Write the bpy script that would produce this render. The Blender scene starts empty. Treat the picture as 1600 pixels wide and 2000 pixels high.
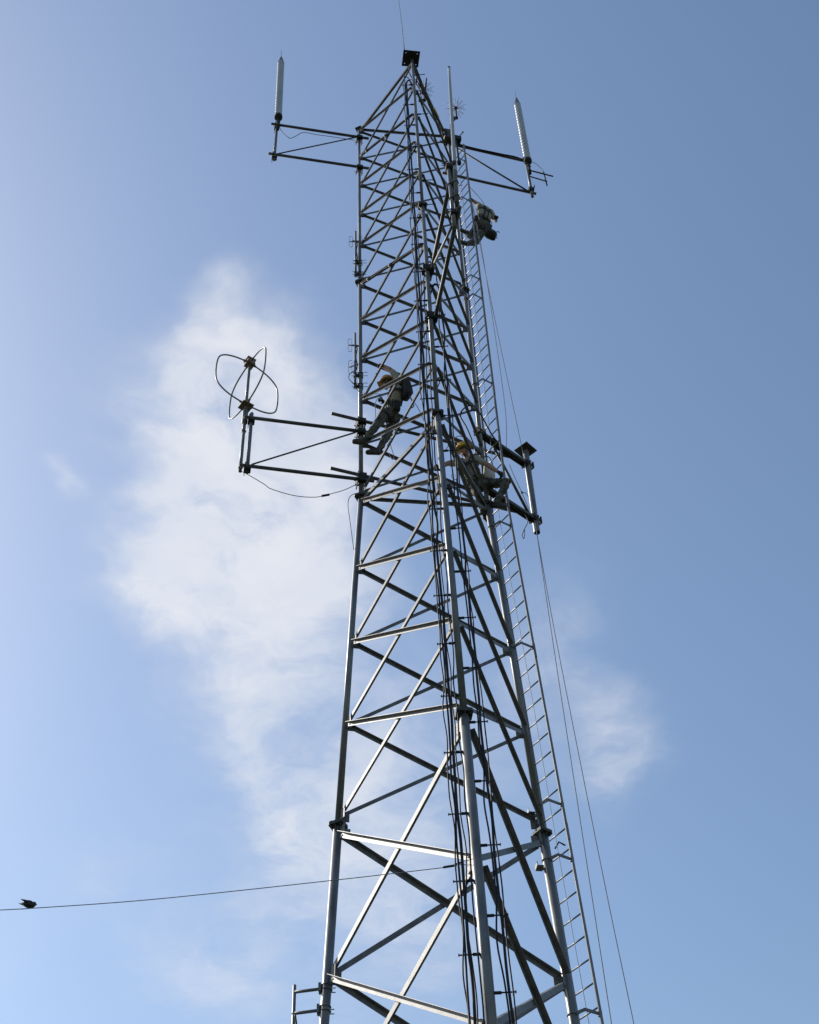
import bpy, math, random
import numpy as np
from mathutils import Vector, Matrix

random.seed(7)
rng = np.random.default_rng(11)
sc = bpy.context.scene
col = sc.collection

# ------------------------------------------------------------------ camera
cam_d = bpy.data.cameras.new('camera')
cam = bpy.data.objects.new('camera', cam_d)
col.objects.link(cam)
RT = Vector((0.9980386, 0.05509741, -0.02971906))
UP = Vector((0.06079665, -0.73990585, 0.66995754))
FW = Vector((-0.01492362, 0.6704503, 0.74180434))
mw = Matrix((RT, UP, -FW)).transposed().to_4x4()
mw.translation = (0, -14.538, 1.6)
cam.matrix_world = mw
cam_d.sensor_fit = 'HORIZONTAL'
cam_d.sensor_width = 36.0
cam_d.lens = 36.0 * 2812.95 / 1600.0
cam_d.clip_end = 3000.0
sc.camera = cam

# ------------------------------------------------------------------ sky, sun, exposure
SUN_ROT, SUN_EL = math.radians(-58), math.radians(39)
world = bpy.data.worlds.new('World')
sc.world = world
world.use_nodes = True
wt = world.node_tree
wt.nodes.clear()


def wn(kind, **kw):
    n = wt.nodes.new(kind)
    for k, v in kw.items():
        setattr(n, k, v)
    return n


def wlink(src, dst):
    wt.links.new(src, dst)


def wmath(op, a, b=None, clamp=False):
    n = wn('ShaderNodeMath', operation=op, use_clamp=clamp)
    for i, v in enumerate((a, b)):
        if v is None:
            continue
        if isinstance(v, (int, float)):
            n.inputs[i].default_value = v
        else:
            wlink(v, n.inputs[i])
    return n.outputs[0]


def wvec(op, a, b):
    n = wn('ShaderNodeVectorMath', operation=op)
    for i, v in enumerate((a, b)):
        if v is None:
            continue
        if isinstance(v, tuple):
            n.inputs[i].default_value = v
        else:
            wlink(v, n.inputs[i])
    return n


sky = wn('ShaderNodeTexSky', sky_type='NISHITA', sun_disc=False)
sky.sun_elevation, sky.sun_rotation = SUN_EL, SUN_ROT
sky.altitude, sky.air_density, sky.dust_density, sky.ozone_density = 100, 1.35, 1.25, 3.0
SKY_STRENGTH = 0.145
tc = wn('ShaderNodeTexCoord')
sep = wn('ShaderNodeSeparateXYZ')
wlink(tc.outputs['Generated'], sep.inputs[0])
zz = wmath('MAXIMUM', sep.outputs[2], 0.08)
uvn = wn('ShaderNodeCombineXYZ')                       # a flat cloud layer overhead
wlink(wmath('DIVIDE', sep.outputs[0], zz), uvn.inputs[0])
wlink(wmath('DIVIDE', sep.outputs[1], zz), uvn.inputs[1])
uv = uvn.outputs[0]


def wnoise(vec, scale, detail, rough, off=(0, 0, 0)):
    a = wvec('ADD', vec, off)
    n = wn('ShaderNodeTexNoise', noise_dimensions='3D')
    n.inputs['Scale'].default_value = scale
    n.inputs['Detail'].default_value = detail
    n.inputs['Roughness'].default_value = rough
    wlink(a.outputs[0], n.inputs['Vector'])
    return n


warp = wvec('SUBTRACT', wnoise(uv, 5.0, 4, 0.6).outputs['Color'], (0.5, 0.5, 0.5))
warp = wvec('MULTIPLY', warp.outputs[0], (0.15, 0.19, 0.0))
wuv = wvec('ADD', uv, warp.outputs[0]).outputs[0]
# cumulus and its wisps: (x, y on the layer, half widths, weight)
PUFFS = [(-0.166, 0.668, 0.018, 0.022, 0.55), (-0.150, 0.715, 0.036, 0.030, 0.62), (-0.190, 0.745, 0.045, 0.045, 0.80), (-0.118, 0.745, 0.045, 0.045, 0.61),
         (-0.180, 0.815, 0.055, 0.050, 0.80), (-0.232, 0.850, 0.040, 0.045, 0.70), (-0.125, 0.840, 0.050, 0.060, 0.51), (-0.252, 0.925, 0.045, 0.045, 0.75),
         (-0.185, 0.920, 0.055, 0.055, 0.80), (-0.110, 0.930, 0.050, 0.060, 0.46), (-0.292, 0.985, 0.040, 0.040, 0.80), (-0.222, 1.005, 0.060, 0.050, 0.85),
         (-0.160, 1.010, 0.050, 0.055, 0.65), (-0.262, 1.050, 0.045, 0.035, 0.60), (-0.130, 1.090, 0.050, 0.070, 0.38), (-0.190, 1.130, 0.045, 0.050, 0.62),
         (-0.215, 1.265, 0.030, 0.060, 0.53), (-0.200, 1.400, 0.035, 0.080, 0.62), (-0.105, 1.280, 0.070, 0.090, 0.39), (-0.245, 1.200, 0.050, 0.060, 0.36),
         (0.150, 1.085, 0.030, 0.050, 0.41), (0.182, 1.235, 0.030, 0.080, 0.53), (0.100, 1.150, 0.050, 0.080, 0.33), (0.180, 1.330, 0.030, 0.050, 0.39),
         (-0.425, 1.450, 0.060, 0.090, 0.36), (-0.310, 1.660, 0.080, 0.090, 0.53), (-0.140, 1.470, 0.080, 0.110, 0.39), (-0.050, 1.640, 0.070, 0.120, 0.39),
         (-0.326, 0.852, 0.010, 0.014, 0.60), (-0.020, 1.300, 0.090, 0.160, 0.27), (-0.085, 0.800, 0.040, 0.060, 0.40), (-0.080, 1.000, 0.040, 0.060, 0.36),
         (-0.100, 1.250, 0.160, 0.220, 0.16), (-0.120, 1.550, 0.200, 0.220, 0.16), (0.100, 1.220, 0.120, 0.220, 0.10), (-0.100, 0.850, 0.070, 0.120, 0.16)]
tot = None
for (bx, by, sx, sy, wgt) in PUFFS:
    d = wvec('SUBTRACT', wuv, (bx, by, 0.0))
    d = wvec('DIVIDE', d.outputs[0], (sx * 1.25, sy * 1.25, 1.0))
    l = wvec('LENGTH', d.outputs[0], None)
    g = wmath('MULTIPLY', wmath('POWER', 2.71828, wmath('MULTIPLY', wmath('MULTIPLY', l.outputs['Value'], l.outputs['Value']), -1.0)), wgt)
    tot = g if tot is None else wmath('ADD', tot, g)
fine = wnoise(wuv, 9.0, 9, 0.62, (3.1, 1.7, 0.4)).outputs['Fac']
broad = wnoise(uv, 1.6, 5, 0.6, (5.2, 2.3, 1.1)).outputs['Fac']
body = wmath('MULTIPLY', tot, wmath('ADD', wmath('MULTIPLY', fine, 2.1), -0.26))
veil = wmath('MULTIPLY', wmath('MAXIMUM', wmath('SUBTRACT', broad, 0.50), 0.0), 1.1)
veil = wmath('MULTIPLY', veil, wmath('ADD', fine, 0.35))
dens = wmath('ADD', body, veil)
ss = wn('ShaderNodeMapRange', interpolation_type='SMOOTHSTEP')
ss.inputs['From Min'].default_value, ss.inputs['From Max'].default_value = 0.02, 1.25
wlink(dens, ss.inputs['Value'])
mottle = wnoise(wuv, 7.0, 7, 0.6, (8.3, 4.1, 2.2)).outputs['Fac']
cover = wmath('MULTIPLY', ss.outputs[0], wmath('ADD', wmath('MULTIPLY', mottle, 0.75), 0.47), True)
cover = wmath('MULTIPLY', cover, 0.95)
mixc = wn('ShaderNodeMix', data_type='RGBA', blend_type='MIX')
wlink(cover, mixc.inputs['Factor'])
wlink(sky.outputs[0], mixc.inputs['A'])
mixc.inputs['B'].default_value = (5.7, 5.85, 6.2, 1)
bg = wn('ShaderNodeBackground')
bg.inputs['Strength'].default_value = SKY_STRENGTH
wlink(mixc.outputs['Result'], bg.inputs['Color'])
wo = wn('ShaderNodeOutputWorld')
wlink(bg.outputs[0], wo.inputs['Surface'])
world.cycles.sampling_method = 'MANUAL'
world.cycles.sample_map_resolution = 256

sun_d = bpy.data.lights.new('sun', 'SUN')
sun_d.energy, sun_d.angle, sun_d.color = 5.0, math.radians(0.53), (1.0, 0.94, 0.84)
sun = bpy.data.objects.new('sun', sun_d)
col.objects.link(sun)
sdir = Vector((math.sin(SUN_ROT) * math.cos(SUN_EL), math.cos(SUN_ROT) * math.cos(SUN_EL), math.sin(SUN_EL)))
sun.rotation_euler = sdir.to_track_quat('Z', 'Y').to_euler()
sun.location = sdir * 60

vs = sc.view_settings
vs.view_transform, vs.look, vs.gamma, vs.exposure = 'Standard', 'None', 1.0, 0.0
vs.use_curve_mapping = False


# ------------------------------------------------------------------ materials
def newmat(name):
    m = bpy.data.materials.new(name)
    m.use_nodes = True
    nt = m.node_tree
    return m, nt, nt.nodes['Principled BSDF']


def ramp_mat(name, cols, scale, rough=0.6, metal=0.0, detail=5, bump=0.0, bscale=60.0, stretch=(1, 1, 1), pos=None, interp='LINEAR', spec=0.5):
    m, nt, b = newmat(name)
    t = nt.nodes.new('ShaderNodeTexCoord')
    mp = nt.nodes.new('ShaderNodeMapping')
    mp.inputs['Scale'].default_value = stretch
    nt.links.new(t.outputs['Object'], mp.inputs['Vector'])
    n = nt.nodes.new('ShaderNodeTexNoise')
    n.inputs['Scale'].default_value, n.inputs['Detail'].default_value, n.inputs['Roughness'].default_value = scale, detail, 0.6
    nt.links.new(mp.outputs[0], n.inputs['Vector'])
    r = nt.nodes.new('ShaderNodeValToRGB')
    r.color_ramp.interpolation = interp
    pos = pos or [0.32 + 0.36 * i / max(1, len(cols) - 1) for i in range(len(cols))]
    while len(r.color_ramp.elements) < len(cols):
        r.color_ramp.elements.new(0.5)
    for e, p_, c in zip(r.color_ramp.elements, pos, cols):
        e.position, e.color = p_, (*c, 1)
    nt.links.new(n.outputs['Fac'], r.inputs['Fac'])
    nt.links.new(r.outputs['Color'], b.inputs['Base Color'])
    b.inputs['Metallic'].default_value = metal
    b.inputs['Specular IOR Level'].default_value = spec
    rr = nt.nodes.new('ShaderNodeMapRange')
    rr.inputs['To Min'].default_value, rr.inputs['To Max'].default_value = rough - 0.08, rough + 0.12
    nt.links.new(n.outputs['Fac'], rr.inputs['Value'])
    nt.links.new(rr.outputs[0], b.inputs['Roughness'])
    if bump:
        n2 = nt.nodes.new('ShaderNodeTexNoise')
        n2.inputs['Scale'].default_value, n2.inputs['Detail'].default_value = bscale, 4
        nt.links.new(t.outputs['Object'], n2.inputs['Vector'])
        bp = nt.nodes.new('ShaderNodeBump')
        bp.inputs['Strength'].default_value, bp.inputs['Distance'].default_value = bump, 0.01
        nt.links.new(n2.outputs['Fac'], bp.inputs['Height'])
        nt.links.new(bp.outputs[0], b.inputs['Normal'])
    return m


M = {}
M['galv'] = ramp_mat('galvanised_steel', [(.072, .072, .073), (.115, .115, .115), (.165, .164, .162)], 9.0, .50, .12, spec=.8, bump=.15, bscale=90)
M['galv_leg'] = ramp_mat('galvanised_pipe', [(.105, .108, .112), (.155, .158, .163), (.205, .208, .21)], 6.0, .42, .3, bump=.1, bscale=60, stretch=(1, 1, .35))
M['dull'] = ramp_mat('weathered_dark_steel', [(.035, .035, .035), (.065, .064, .063), (.10, .098, .095)], 7.0, .6, .2, bump=.2, bscale=80)
M['dark'] = ramp_mat('dark_hardware', [(.022, .022, .023), (.045, .044, .043)], 20.0, .75, .1, spec=.25)
M['rubber'] = ramp_mat('black_cable_jacket', [(.009, .0095, .011), (.018, .0185, .021)], 14.0, .65, spec=.3)
M['white'] = ramp_mat('white_fibreglass', [(.33, .34, .35), (.43, .44, .45)], 5.0, .42, stretch=(1, 1, .3))
M['wirem'] = ramp_mat('steel_wire', [(.16, .17, .19), (.26, .27, .29)], 30.0, .5, .4)
M['rope'] = ramp_mat('rope_fibre', [(.20, .21, .23), (.32, .33, .34)], 60.0, .85, bump=.3, bscale=220)
M['copper'] = ramp_mat('rusty_hub_paint', [(.10, .065, .045), (.20, .14, .10), (.30, .27, .24)], 16.0, .7, .1, bump=.2)
M['shirt'] = ramp_mat('tan_cotton', [(.27, .25, .20), (.36, .335, .27)], 9.0, .9, bump=.25, bscale=40)
M['skin'] = ramp_mat('sunburnt_skin', [(.30, .155, .105), (.38, .21, .15)], 12.0, .55)
M['camo'] = ramp_mat('camouflage_cloth', [(.040, .040, .036), (.078, .078, .068), (.125, .12, .105), (.060, .057, .047)], 13.0, .9, detail=3, bump=.3, bscale=40,
                     stretch=(1, 1, .55), pos=[.0, .44, .52, .60], interp='CONSTANT')
M['boot'] = ramp_mat('dark_leather', [(.030, .028, .024), (.065, .058, .046)], 18.0, .6)
M['black'] = ramp_mat('black_nylon', [(.010, .010, .011), (.024, .024, .026)], 22.0, .75)
M['web'] = ramp_mat('olive_webbing', [(.12, .105, .035), (.24, .20, .05)], 40.0, .85)
M['yellow'] = ramp_mat('yellow_shell', [(.58, .34, .02), (.66, .41, .03)], 6.0, .35)
M['orange'] = ramp_mat('tan_shell', [(.42, .23, .06), (.52, .29, .08)], 6.0, .4)
M['canvas'] = ramp_mat('pale_canvas', [(.46, .44, .40), (.60, .58, .53)], 10.0, .9, bump=.3, bscale=50)
M['feather'] = ramp_mat('black_feather', [(.008, .008, .010), (.020, .020, .026)], 60.0, .5)
M['tape'] = ramp_mat('yellow_tape', [(.55, .46, .06), (.62, .54, .10)], 20.0, .6)
M['red'] = ramp_mat('faded_red_jacket', [(.16, .03, .025), (.24, .05, .04)], 20.0, .6)
M['concrete'] = ramp_mat('concrete', [(.24, .235, .22), (.34, .33, .31)], 4.0, .9, bump=.3, bscale=40)
M['wood'] = ramp_mat('weathered_wood', [(.09, .07, .05), (.17, .14, .10)], 5.0, .85, stretch=(6, 6, .4), bump=.3)
M['grass'] = ramp_mat('dry_grass', [(.014, .022, .008), (.028, .036, .014), (.045, .045, .022)], .35, .95, detail=9, bump=.6, bscale=12)
M['gravel'] = ramp_mat('grey_gravel', [(.04, .039, .037), (.07, .068, .064), (.11, .107, .10)], 14.0, .95, detail=9, bump=.8, bscale=30)


# ------------------------------------------------------------------ mesh builder
ORG = {}


def V3(p):
    return Vector((float(p[0]), float(p[1]), float(p[2])))


def frame(d):
    d = V3(d).normalized()
    a = Vector((0, 0, 1)) if abs(d.z) < 0.9 else Vector((1, 0, 0))
    u = d.cross(a).normalized()
    return u, d.cross(u).normalized()


class MB:
    def __init__(self):
        self.v, self.f, self.s = [], [], []

    def add(self, vs_, fs_, smooth=False):
        o = len(self.v)
        self.v += [V3(p) for p in vs_]
        for k, f in enumerate(fs_):
            self.f.append([i + o for i in f])
            self.s.append(smooth[k] if isinstance(smooth, list) else smooth)
        return self

    def path(self, pts, r, seg=8, caps=True):
        pts = [V3(p) for p in pts]
        n = len(pts)
        rs = r if isinstance(r, (list, tuple)) else [r] * n
        ring, fs, sm = [], [], []
        u = None
        for i, p_ in enumerate(pts):
            d = (pts[min(i + 1, n - 1)] - pts[max(i - 1, 0)]).normalized()
            if u is None:
                u, w = frame(d)
            else:
                u = (u - d * u.dot(d)).normalized()
                w = d.cross(u)
            for k in range(seg):
                a = 2 * math.pi * k / seg
                ring.append(p_ + (u * math.cos(a) + w * math.sin(a)) * rs[i])
        for i in range(n - 1):
            for k in range(seg):
                k2 = (k + 1) % seg
                fs.append([i * seg + k, i * seg + k2, (i + 1) * seg + k2, (i + 1) * seg + k])
                sm.append(True)
        if caps:
            fs += [list(range(seg))[::-1], [(n - 1) * seg + k for k in range(seg)]]
            sm += [False, False]
        return self.add(ring, fs, sm)

    def ring(self, c, axis, R, r, seg=16, sub=6, a0=0.0, a1=2 * math.pi):
        u, w = frame(axis)
        full = abs(a1 - a0 - 2 * math.pi) < 1e-6
        n = seg if not full else seg + 1
        pts = [V3(c) + (u * math.cos(a0 + (a1 - a0) * k / (n - 1)) + w * math.sin(a0 + (a1 - a0) * k / (n - 1))) * R for k in range(n)]
        return self.path(pts, r, sub)

    def box(self, c, ax, ay, az, sx, sy, sz):
        c, ax, ay, az = V3(c), V3(ax).normalized(), V3(ay).normalized(), V3(az).normalized()
        vs_ = [c + ax * sx * i / 2 + ay * sy * j / 2 + az * sz * k / 2 for k in (-1, 1) for j in (-1, 1) for i in (-1, 1)]
        return self.add(vs_, [[0, 2, 3, 1], [4, 5, 7, 6], [0, 1, 5, 4], [2, 6, 7, 3], [0, 4, 6, 2], [1, 3, 7, 5]])

    def bar(self, p0, p1, u, wu, ww):
        p0, p1, u = V3(p0), V3(p1), V3(u)
        d = (p1 - p0).normalized()
        u = (u - d * u.dot(d)).normalized()
        return self.box((p0 + p1) / 2, d, u, d.cross(u), (p1 - p0).length, wu, ww)

    def prism(self, prof, p0, p1, e, n):
        """profile in (e, n) coordinates swept from p0 to p1"""
        p0, p1, e, n = V3(p0), V3(p1), V3(e), V3(n)
        k = len(prof)
        vs_ = [p0 + e * a + n * b for a, b in prof] + [p1 + e * a + n * b for a, b in prof]
        fs = [[i, (i + 1) % k, k + (i + 1) % k, k + i] for i in range(k)] + [list(range(k))[::-1], list(range(k, 2 * k))]
        return self.add(vs_, fs)

    def lathe(self, base, prof, axis=(0, 0, 1), seg=20, smooth=True):
        """prof: list of (radius, height) along the axis"""
        base, ax = V3(base), V3(axis).normalized()
        u, w = frame(ax)
        vs_, fs, sm = [], [], []
        for r, h in prof:
            for k in range(seg):
                a = 2 * math.pi * k / seg
                vs_.append(base + ax * h + (u * math.cos(a) + w * math.sin(a)) * max(r, 1e-4))
        for i in range(len(prof) - 1):
            for k in range(seg):
                k2 = (k + 1) % seg
                fs.append([i * seg + k, i * seg + k2, (i + 1) * seg + k2, (i + 1) * seg + k])
                sm.append(smooth)
        fs += [list(range(seg))[::-1], [(len(prof) - 1) * seg + k for k in range(seg)]]
        return self.add(vs_, fs, sm + [False, False])

    def ball(self, c, r, seg=12, rings=8, sc_=(1, 1, 1)):
        prof = [(math.sin(math.pi * i / rings) * r, -math.cos(math.pi * i / rings) * r) for i in range(rings + 1)]
        o = len(self.v)
        self.lathe(c, prof, (0, 0, 1), seg)
        c = V3(c)
        for i in range(o, len(self.v)):
            q = self.v[i] - c
            self.v[i] = c + Vector((q.x * sc_[0], q.y * sc_[1], q.z * sc_[2]))
        return self

    def mesh(self, name, org=Vector((0, 0, 0))):
        me = bpy.data.meshes.new(name)
        me.from_pydata([tuple(p_ - org) for p_ in self.v], [], self.f)
        me.polygons.foreach_set('use_smooth', self.s)
        me.update()
        return me

    def build(self, name, mat, parent=None, origin=None):
        org = ORG[parent.name] if parent is not None else (V3(origin) if origin is not None else Vector((0, 0, 0)))
        me = self.mesh(name, org)
        me.materials.append(M[mat] if isinstance(mat, str) else mat)
        return place(name, me, parent, org)


def place(name, me, parent, org):
    o = bpy.data.objects.new(name, me)
    col.objects.link(o)
    if parent is not None:
        o.parent = parent
    else:
        o.location = org
    ORG[o.name] = V3(org)
    return o


def share(name, me, parent, mat4):
    """one more object on existing mesh data, mat4 in world space"""
    o = bpy.data.objects.new(name, me)
    col.objects.link(o)
    m = mat4.copy()
    if parent is not None:
        o.parent = parent
        m.translation = m.translation - ORG[parent.name]
    o.matrix_local = m
    return o


def tag(o, label, cat, group=None, kind=None):
    o['label'], o['category'] = label, cat
    if group:
        o['group'] = group
    if kind:
        o['kind'] = kind
    return o


def thing(name, loc, label, cat, group=None):
    o = bpy.data.objects.new(name, None)
    o.empty_display_size = 0.2
    o.location = V3(loc)
    col.objects.link(o)
    ORG[o.name] = V3(loc)
    return tag(o, label, cat, group)


def smooth_path(pts, n=8):
    """Catmull-Rom through points"""
    P = [V3(p_) for p_ in pts]
    P = [P[0] * 2 - P[1]] + P + [P[-1] * 2 - P[-2]]
    out = []
    for i in range(1, len(P) - 2):
        for k in range(n):
            t = k / n
            a, b, c, d = P[i - 1], P[i], P[i + 1], P[i + 2]
            out.append(0.5 * ((2 * b) + (c - a) * t + (2 * a - 5 * b + 4 * c - d) * t * t + (3 * b - a - 3 * c + d) * t ** 3))
    out.append(P[-2])
    return out


# ------------------------------------------------------------------ ground (below the frame)
g = MB()
N = 24
for i in range(N + 1):
    for j in range(N + 1):
        x = (i / N - .5) * 2
        y = (j / N - .5) * 2
        x, y = math.copysign(abs(x) ** 2.2, x) * 900, math.copysign(abs(y) ** 2.2, y) * 900
        g.v.append(Vector((x, y, -0.02 if x * x + y * y < 900 else -0.02 + 0.5 * math.sin(x * .021) * math.cos(y * .017))))
for i in range(N):
    for j in range(N):
        a = i * (N + 1) + j
        g.f.append([a, a + N + 1, a + N + 2, a + 1])
        g.s.append(True)
gr = g.build('ground', 'grass')
gr['kind'] = 'structure'
pd = MB()
pp = [(math.cos(2 * math.pi * k / 28) * (5.6 + .3 * math.sin(k * 2.1)), math.sin(2 * math.pi * k / 28) * (5.4 + .25 * math.cos(k * 1.7)), .0) for k in range(28)]
pd.add(pp + [(x, y, -.05) for x, y, z in pp], [list(range(28))] + [[k, 28 + k, 28 + (k + 1) % 28, (k + 1) % 28] for k in range(28)])
po = pd.build('gravel_path', 'gravel')
po['kind'] = 'structure'

# ------------------------------------------------------------------ the tower
ZT, SEC = 30.755, 6.096
PHI = 0.15978
ANG = [PHI - 2 * math.pi / 3, PHI, PHI + 2 * math.pi / 3]     # leg azimuths: outer left, near, right
RADIAL = [Vector((math.sin(a), -math.cos(a), 0)) for a in ANG]


def leg_r(z):
    return float(np.interp(ZT - z, [0, 2 * SEC, 3 * SEC, 5 * SEC], [1.143, 1.158, 1.512, 2.220]))


def leg(l, z):
    return RADIAL[l] * leg_r(z) + Vector((0, 0, z))


tower = thing('lattice_tower', (0, 0, 0), 'tall three-legged galvanised steel lattice tower in the middle of the picture', 'tower')
LEVEL = [ZT - SEC * k for k in range(6)]
LEGRAD = [.0301, .0365, .0445, .0575, .067]
PANELS = [5, 5, 4, 3, 3]
ANGW = [.040, .046, .054, .070, .076]
legs = []
for l in range(3):
    m = MB()
    for s in range(5):
        z0, z1 = LEVEL[s], LEVEL[s + 1]
        m.path([leg(l, z1 + .012), leg(l, z0 - .012)], LEGRAD[s], 18)
    legs.append(m.build('leg', 'galv_leg', tower))

# flange plates where two leg sections meet
for l in range(3):
    rad = RADIAL[l]
    tan = Vector((-rad.y, rad.x, 0))
    for s in range(1, 5):
        c = leg(l, LEVEL[s])
        h = LEGRAD[s] + .042
        m = MB()
        ch = h * .80
        octo = [(h, -ch), (h, ch), (ch, h), (-ch, h), (-h, ch), (-h, -ch), (-ch, -h), (ch, -h)]
        m.prism(octo, c + Vector((0, 0, .0015)), c + Vector((0, 0, .021)), rad, tan)
        m.prism(octo, c - Vector((0, 0, .021)), c - Vector((0, 0, .0015)), rad, tan)
        for k in range(4):
            a = math.pi / 4 + k * math.pi / 2
            q = c + (rad * math.cos(a) + tan * math.sin(a)) * (LEGRAD[s] + .036)
            m.path([q - Vector((0, 0, .055)), q + Vector((0, 0, .050))], .009, 6)
            m.path([q - Vector((0, 0, .040)), q - Vector((0, 0, .0215))], .016, 6)
            m.path([q + Vector((0, 0, .0215)), q + Vector((0, 0, .038))], .016, 6)
        for k in range(4):                                     # stiffener fins under the plate
            a = k * math.pi / 2
            dd = rad * math.cos(a) + tan * math.sin(a)
            q = c - Vector((0, 0, .0212))
            r0 = LEGRAD[s] - .004
            tt = Vector((0, 0, 1)).cross(dd) * .004
            tri = [q + dd * r0, q + dd * (h - .008), q + dd * r0 - Vector((0, 0, .10))]
            m.add([p_ + tt for p_ in tri] + [p_ - tt for p_ in tri], [[0, 1, 2], [5, 4, 3], [0, 3, 4, 1], [1, 4, 5, 2], [2, 5, 3, 0]])
        m.build('flange', 'dull', legs[l])
    if l != 1:
        c = leg(l, ZT)
        m = MB()
        m.box(c + Vector((0, 0, .008)), rad, tan, (0, 0, 1), .14, .14, .016)
        m.build('cap_plate', 'dull', legs[l])
    f = leg(l, LEVEL[5])
    m = MB()
    m.box(f + Vector((0, 0, -.012)), rad, tan, (0, 0, 1), .36, .36, .022)
    m.build('base_plate', 'dull', legs[l])
    m = MB()
    m.lathe((f.x, f.y, -.3), [(.55, 0), (.55, .54), (.53, .551)], seg=24, smooth=False)
    m.build('footing', 'concrete', legs[l])

# square head plate with four bolt holes on the nearest leg
cu = bpy.data.curves.new('head_plate', 'CURVE')
cu.dimensions, cu.fill_mode, cu.extrude = '2D', 'BOTH', .008


def spl(pts):
    s_ = cu.splines.new('POLY')
    s_.points.add(len(pts) - 1)
    for p_, q in zip(s_.points, pts):
        p_.co = (q[0], q[1], 0, 1)
    s_.use_cyclic_u = True


HP = .178
spl([(-HP, -HP), (HP, -HP), (HP, HP), (-HP, HP)])
for ix in (-1, 1):
    for iy in (-1, 1):
        spl([(ix * .120 + .0125 * math.cos(a), iy * .120 + .0125 * math.sin(a)) for a in [-2 * math.pi * k / 10 for k in range(10)]])
spl([(.05 + .011 * math.cos(a), .045 + .011 * math.sin(a)) for a in [-2 * math.pi * k / 10 for k in range(10)]])
tmp = bpy.data.objects.new('head_plate_curve', cu)
col.objects.link(tmp)
dg = bpy.context.evaluated_depsgraph_get()
me = bpy.data.meshes.new_from_object(tmp.evaluated_get(dg))
bpy.data.objects.remove(tmp)
me.name = 'head_plate'
me.materials.clear()
me.materials.append(M['dark'])
c = leg(1, ZT)
share('head_plate', me, legs[1], Matrix.Translation((.158, -1.145, ZT + .008)) @ Matrix.Rotation(math.radians(10.2), 4, 'Z'))

# bracing: angle irons, each one a part; gusset plates shared
gus_v = MB()
gus_v.box((0, 0, 0), (1, 0, 0), (0, 1, 0), (0, 0, 1), 1, 1, 1)
gus_me = gus_v.mesh('gusset_plate')
gus_me.materials.append(M['galv'])


def angle_iron(p0, p1, n, side, w, t=.006, heel_up=True, mat='galv', name='brace'):
    """flat flange in the face plane, the other flange standing off it"""
    p0, p1 = V3(p0), V3(p1)
    d = (p1 - p0).normalized()
    e = n.cross(d).normalized()
    if (e.z < 0) == heel_up:
        e = -e
    g0 = .006
    prof = [(-w / 2, g0), (w / 2, g0), (w / 2, g0 + w), (w / 2 - t, g0 + w), (w / 2 - t, g0 + t), (-w / 2, g0 + t)]
    m = MB()
    m.prism(prof, p0, p1, e, n * side)
    # end bolts through the flat flange
    for q in (p0 + d * .05, p1 - d * .05):
        m.path([q - n * side * .010, q + n * side * .020], .010, 6)
    return m.build(name, mat, tower)


FACES = [(0, 1), (1, 2), (2, 0)]
for s in range(5):
    npan = PANELS[s]
    zs = [LEVEL[s] - .13 - (SEC - .26) * k / npan for k in range(npan + 1)]
    for (a, b) in FACES:
        nrm = ((RADIAL[a] + RADIAL[b]) / 2).normalized()
        for k in range(npan):
            for (u, v, side) in ((a, b, 1), (b, a, -1)):
                P, Q = leg(u, zs[k]), leg(v, zs[k + 1])
                d = (Q - P).normalized()
                back = LEGRAD[s] + .05
                br = angle_iron(P + d * back, Q - d * back, nrm, side, ANGW[s])
                if (u, v) == (0, 1) and (s, k) in ((0, 1), (1, 0)):
                    taped = P + nrm * .030, Q + nrm * .030
                    m = MB()
                    m.path(smooth_path([taped[0] + (taped[1] - taped[0]) * f_ + Vector((0, 0, .012 * math.sin(f_ * 19))) for f_ in (.04, .2, .4, .55, .75, .93)], 4), .013, 6)
                    m.build('lashed_cable', 'rubber', br)
                    for f_ in (.16, .50, .86):
                        c_ = taped[0] + (taped[1] - taped[0]) * f_
                        m = MB()
                        m.path([c_ - d * .014, c_ + d * .014], .036, 10)
                        m.build('tape_band', 'canvas', br)
        for k in range(npan + 1):
            for (u, v) in ((a, b), (b, a)):
                P = leg(u, zs[k])
                h = (leg(v, zs[k]) - P).normalized()
                up = (leg(u, zs[k] + .5) - P).normalized()
                hs = .15 if 0 < k < npan else .12
                wd = .075 + .012 * s
                cc = P + h * (LEGRAD[s] + wd / 2 - .006)
                zax = h.cross(up).normalized()
                R = Matrix((h * wd, up * (hs + .015 * s), zax * .009)).transposed().to_4x4()
                R.translation = cc
                share('gusset_plate', gus_me, legs[u], R)
# horizontals at the head and where the taper begins
for (lv, w, dz) in ((ZT, .066, -.050), (LEVEL[2], .072, -.07)):
    for (a, b) in FACES:
        nrm = ((RADIAL[a] + RADIAL[b]) / 2).normalized()
        P, Q = leg(a, lv + dz), leg(b, lv + dz)
        d = (Q - P).normalized()
        angle_iron(P + d * .07, Q - d * .07, nrm, -1, .046 if (a, b) == (2, 0) else w, name='strut')

# step bolts on the near leg, alternating sides, with a keeper at the tip
bolt = MB()
bolt.path([(0.0, 0, 0), (.07, 0, 0)], .017, 8).path([(.03, 0, 0), (.215, 0, 0)], .0085, 8).path([(.205, 0, 0), (.215, 0, 0)], .016, 8)
bolt_me = bolt.mesh('step_bolt')
bolt_me.materials.append(M['dark'])
NEAR_BOLTS = []
z = 29.98
k = 0
while z > .8:
    sgn = 1 if k % 2 == 0 else -1
    s = min(4, int((ZT - z) / SEC))
    P = leg(1, z) + Vector((sgn * (LEGRAD[s] - .004), -.012, 0))
    R = Matrix.Rotation(0 if sgn > 0 else math.pi, 4, 'Z')
    R.translation = P
    share('step_bolt', bolt_me, legs[1], R)
    NEAR_BOLTS.append((z, sgn))
    z -= .4415
    k += 1
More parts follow.
